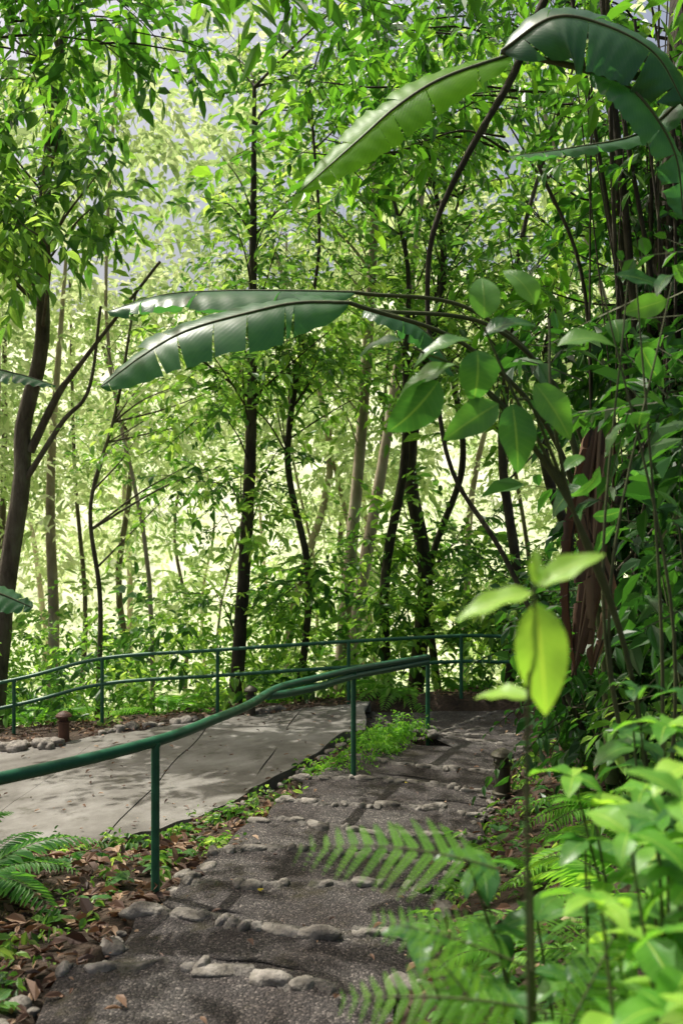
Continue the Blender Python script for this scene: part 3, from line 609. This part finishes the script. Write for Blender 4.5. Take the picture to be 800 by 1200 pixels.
def whorl_plant(x, y, ztop, nw, L, mat):
    p = empty('broad_leaf_plant'); b = MB(); s_ = MB(); zb = float(H0(x, y)) - .1
    for w in range(nw):
        tx, ty = x + R.randn() * .12, y + R.randn() * .12; tz = ztop - R.rand() * .3
        pts = [(x, y, zb), ((x + tx) / 2 + R.randn() * .02, (y + ty) / 2, (zb + tz) / 2), (tx, ty, tz)]
        tube(s_, pts, [.006, .0045, .003], 6, 14); sp_ = spline(pts, 12)
        for lv in range(4):
            c = sp_[-1 - lv * 2]; m = 4 if lv == 0 else 3; a0 = R.rand() * 6.28
            for q in range(m):
                a = a0 + q * 6.28 / m + R.randn() * .3; el = .35 - lv * .15 + R.randn() * .2; LL = L * (.6 + .6 * R.rand())
                bigleaves(b, [c], [(math.cos(a), math.sin(a), el)], [(R.randn() * .2, R.randn() * .2, 1)], LL, LL * (.42 + .16 * R.rand()), .6 + R.rand() * .7, 0, fold=.22)
    b.build('leaves', [mat], p); s_.build('stems', [M_stem], p)
for (x, y, zt, nw, L, m) in [(.50, 1.55, 1.02, 4, .12, M_lime), (.62, 1.8, 1.22, 5, .13, M_lime), (.42, 1.5, .90, 4, .11, M_lime), (.72, 1.9, 1.1, 5, .13, M_broad), (.55, 1.4, .92, 4, .11, M_lime),
                            (.80, 2.4, 1.15, 6, .14, M_lime), (.60, 2.5, .85, 6, .13, M_broad), (.45, 2.3, .65, 5, .11, M_broad), (.95, 2.9, 1.1, 6, .14, M_broad), (.7, 1.6, 1.28, 3, .12, M_lime), (.38, 1.75, .72, 4, .11, M_lime), (1.1, 3.2, 1.0, 6, .14, M_broad), (.47, 1.35, .78, 4, .10, M_broad), (.62, 1.45, 1.12, 4, .12, M_lime)]:
    whorl_plant(x, y, zt, nw, L, m)

# ------------------------------------------------------------------ ferns
def frond(b, base, d, L, up=(0, 0, 1), bend=.9, npair=15, wmax=.27, bip=True):
    d = nrm(d); up = np.array(up, float); s = nrm(np.cross(d, up)); n = np.cross(s, d); t = np.linspace(0, 1, 24)
    P = np.array(base) + np.outer(np.sin(bend * t) / bend * L, d) - np.outer((1 - np.cos(bend * t)) / bend * L, n)
    tube(b, P[::4], [.003, .0024, .0018, .001], 5, 24, 1); rn = R.rand()
    for k in range(npair):
        f = .15 + .84 * k / npair; o = np.array([np.interp(f, t, P[:, c]) for c in range(3)])
        tg = nrm(np.array([np.interp(min(1, f + .03), t, P[:, c]) for c in range(3)]) - np.array([np.interp(f - .02, t, P[:, c]) for c in range(3)])); nn = nrm(np.cross(s, tg))
        pl = wmax * L * (1 - f) ** .7 * min(1, (f - .05) * 4) + .012
        for sd in (-1, 1):
            pd = nrm(s * sd * .9 + tg * .5 - nn * .12 + R.randn(3) * .05); r_ = np.clip(rn * .6 + R.rand() * .4, 0, 1)
            if not bip:
                leaves(b, [o], [pd], [nn], pl, pl * .2 + .004, 0, np.array([r_])); continue
            sp = .84 * L / npair; m = max(5, int(pl / (sp * .24))); g = np.linspace(.04, .97, m)
            po = o + np.outer(g * pl, pd) - np.outer(g ** 2 * pl * .15, nn)
            q = nrm(np.cross(nn, pd)); w = sp * .40 * (1 - g) ** .45 * min(1, pl / (sp * 2.5)) + .0015
            for s2 in (-1, 1):
                leaves(b, po, np.tile(q * s2 * .9 + pd * .6, (m, 1)), np.tile(nn, (m, 1)), w, w * .6, 0, np.full(m, r_), curl=.05)
def fern(x, y, n, L, bip, spread=6.28, el=.8, mat=None):
    p = empty('fern'); b = MB(); z = float(H0(x, y))
    for k in range(n):
        a = (R.rand() - .5) * spread
        frond(b, (x, y, z), (math.cos(a), math.sin(a), el + R.randn() * .15), L * (.75 + .4 * R.rand()), (0, 0, 1), 1.2 + R.rand() * .4, 22 if not bip else 17, .26, bip)
    b.build('fronds', [mat or M_fern, M_stem], p)
p = empty('fern'); b = MB()
FR = [((.40, 2.10, .82), (-1, .0, .42), .56, (.1, -.7, 1)), ((.38, 2.0, .68), (-.8, -.1, .45), .36, (0, -.8, .8)), ((.40, 1.95, .62), (-.95, -.15, .30), .44, (0, -.9, 1)),
      ((.36, 1.95, .5), (-.45, -.2, .7), .36, (0, -.9, .4)), ((.42, 2.0, .5), (.4, -.1, .8), .38, (0, -.8, .5)), ((.36, 1.9, .52), (-.8, -.3, .05), .34, (0, -.9, .7))]
for (bs, d, L, up) in FR:
    frond(b, bs, d, L, up, .9, 14, .27, True)
    tube(b, [(.4, 2.05, -.05), (.40, 2.03, .25), bs], .004, 5, 8, 1)
b.build('fronds', [M_fern, M_stem], p)
for (x, y, n, L) in [(1.1, 4.0, 9, .75), (1.35, 4.6, 9, .8), (.95, 3.2, 8, .6), (1.6, 5.6, 9, .8), (1.9, 6.8, 8, .8), (.75, 4.6, 6, .4), (1.2, 5.6, 6, .45), (.62, 2.9, 7, .4), (.55, 3.4, 7, .35)]: fern(x, y, n, L, y < 4.2)
fern(-2.3, 6.0, 12, .95, False, el=1.3, mat=M_broad); fern(-2.7, 6.6, 9, .8, False, el=1.1, mat=M_broad); fern(-1.75, 7.0, 7, .4, False, el=.6, mat=M_broad)
for (x, y) in [(-2.6, 14.9), (-.9, 15.4), (.9, 14.8), (-4.6, 14.9), (2.0, 15.3), (-3.4, 16.5)]: fern(x, y, 9, 1.3, False)

# ------------------------------------------------------------------ leaf litter and ground cover
b = MB(); U = lambda a, c: (lambda n: a + R.rand(n) * (c - a))
def scatter(n, fx, fy, Lr=(.05, .15), up=.4):
    x = fx(n); y = fy(n); m = ~onpath(x, y) & (np.sin(x * 3.1 + 1) * np.sin(y * 2.7) + R.randn(n) * .5 > -.6); x, y = x[m], y[m]; z = H(x, y) + .01 + R.rand(len(x)) * .04
    d = np.stack([R.randn(len(x)), R.randn(len(x)), R.randn(len(x)) * .25], 1); nn = np.array([0, 0, 1.]) + R.randn(len(x), 3) * up
    L = Lr[0] + R.rand(len(x)) * (Lr[1] - Lr[0]); leaves(b, np.stack([x, y, z], 1), d, nn, L, L * (.3 + .25 * R.rand(len(x))), 0)
scatter(7500, U(-4.5, -.6), U(2.5, 9.5), (.03, .15)); scatter(5500, U(.1, 3.2), U(2, 13), (.03, .12)); scatter(2200, U(-.6, 1.4), U(9, 12.2), (.03, .09)); scatter(2500, U(-6, 4), U(13.3, 15), (.04, .11))
n = 1500; x = U(-1.5, 2.2)(n); y = U(3, 13)(n)
m = onpath(x, y) & (x > clx(y) - hwid(y)); x, y = x[m], y[m]
side = np.abs(x - clx(y)) / hwid(y); m = (R.rand(len(x)) < .08 + side ** 4); x, y = x[m], y[m]
L = .015 + R.rand(len(x)) ** 2 * .07
leaves(b, np.stack([x, y, zc_(y) + .075 - .03 * (y > 11)], 1), np.stack([R.randn(len(x)), R.randn(len(x)), R.randn(len(x)) * .1], 1), np.array([0, 0, 1.]) + R.randn(len(x), 3) * .2, L, L * .5, 0)
n = 900; x = U(-6, .2)(n); y = U(7.8, 13.8)(n); m = inslab(x, y) & (R.rand(n) < .3 + .6 * (y < np.interp(x, NEAR[:, 0], NEAR[:, 1]) + .5)); x, y = x[m], y[m]; L = .02 + R.rand(len(x)) * .06
leaves(b, np.stack([x, y, H0(x, y) + .055], 1), np.stack([R.randn(len(x)), R.randn(len(x)), R.randn(len(x)) * .1], 1), np.array([0, 0, 1.]) + R.randn(len(x), 3) * .2, L, L * .5, 0)
b.build('leaf_litter', [M_dead])
b = MB(); yl = leafmat('yellow_leaf', [(.5, .38, .03), (.6, .5, .06)], (1, 1, .6), .3)
for (x, y) in [(-.48, 5.9), (-1.05, 4.62), (.6, 9.4)]:
    bigleaves(b, [(x, y, float(zc_(y)) + .08)], [(R.randn(), R.randn(), .1)], [(0, 0, 1)], .065, .035, .5, 0)
b.build('fallen_yellow_leaves', [yl])
b = MB(); Cs = []
for _ in range(90):
    f = R.rand(); y = 10.2 + f * 1.7; x = .02 + f * .75 + (R.rand() - .5) * .5 - .1
    Cs.append((x, y, float(H0(x, y)) + .03 + R.rand() * .12))
twigs(b, np.array(Cs), .09, 7, 6, .045, 0, .14, .2, wr=.5); b.build('ground_cover', [M_fern])
b = MB(); Cs = []
for _ in range(190):
    r_ = R.rand()
    if r_ < .35: x = -3.5 + R.rand() * 3.3; y = np.interp(x, NEAR[:, 0], NEAR[:, 1]) - .12 - R.rand() * .4
    elif r_ < .5: y = 3.5 + R.rand() * 6; x = clx(y) - hwid(y) - .1 - R.rand() * .5
    else: y = 3.0 + R.rand() * 8.5; x = xr(y) + .05 + R.rand() ** 1.2 * 1.0
    Cs.append((x, y, float(H0(x, y)) + .05 + R.rand() * .06))
twigs(b, np.array(Cs), .06, 4, 5, .07, 0, .16, .15, wr=.5); b.build('ground_weeds', [M_mid])
b = MB()
for k in range(50):
    if k < 18: y = 4.0 + R.rand() * 5; x = clx(y) - hwid(y) - .15 - R.rand() * .9
    else: y = 2.8 + R.rand() * 6; x = xr(y) + .08 + R.rand() * .8
    z = float(H0(x, y)) + .03
    for q in range(6):
        a = R.rand() * 6.28; L = .08 + R.rand() * .10; bigleaves(b, [(x, y, z)], [(math.cos(a), math.sin(a), .7)], [(0, 0, 1)], L, L * .38, 1.2, 0)
b.build('seedlings', [M_broad])

# ------------------------------------------------------------------ light, sky, camera
EL, AZ = math.radians(60), math.radians(-56)
S = Vector((math.sin(AZ) * math.cos(EL), math.cos(AZ) * math.cos(EL), math.sin(EL)))
w = bpy.data.worlds.new('World'); scene.world = w; w.use_nodes = True
nt = w.node_tree; bg = nt.nodes['Background']; sk = nt.nodes.new('ShaderNodeTexSky'); sk.sky_type = 'NISHITA'; sk.sun_disc = False
sk.sun_elevation = EL; sk.sun_rotation = AZ; sk.dust_density = 9.0; sk.air_density = 1.0; sk.ozone_density = .2
nt.links.new(sk.outputs[0], bg.inputs[0]); bg.inputs[1].default_value = .15
sd = bpy.data.lights.new('sun', 'SUN'); sd.energy = 5; sd.angle = math.radians(.5); sd.color = (1, .96, .88)
so = bpy.data.objects.new('sun', sd); COL.objects.link(so); so.rotation_euler = S.to_track_quat('Z', 'Y').to_euler()
cd = bpy.data.cameras.new('camera'); cam = bpy.data.objects.new('camera', cd); COL.objects.link(cam)
cam.location = (0, 0, 1.6); cam.rotation_euler = (math.radians(90), 0, 0)
cd.sensor_fit = 'VERTICAL'; cd.sensor_height = 36; cd.sensor_width = 24; cd.lens = 35; cd.clip_end = 1000; cd.clip_start = .05
cd.dof.use_dof = True; cd.dof.focus_distance = 8; cd.dof.aperture_fstop = 2.8
scene.camera = cam
scene.view_settings.view_transform = 'Standard'; scene.view_settings.look = 'None'; scene.view_settings.exposure = 0
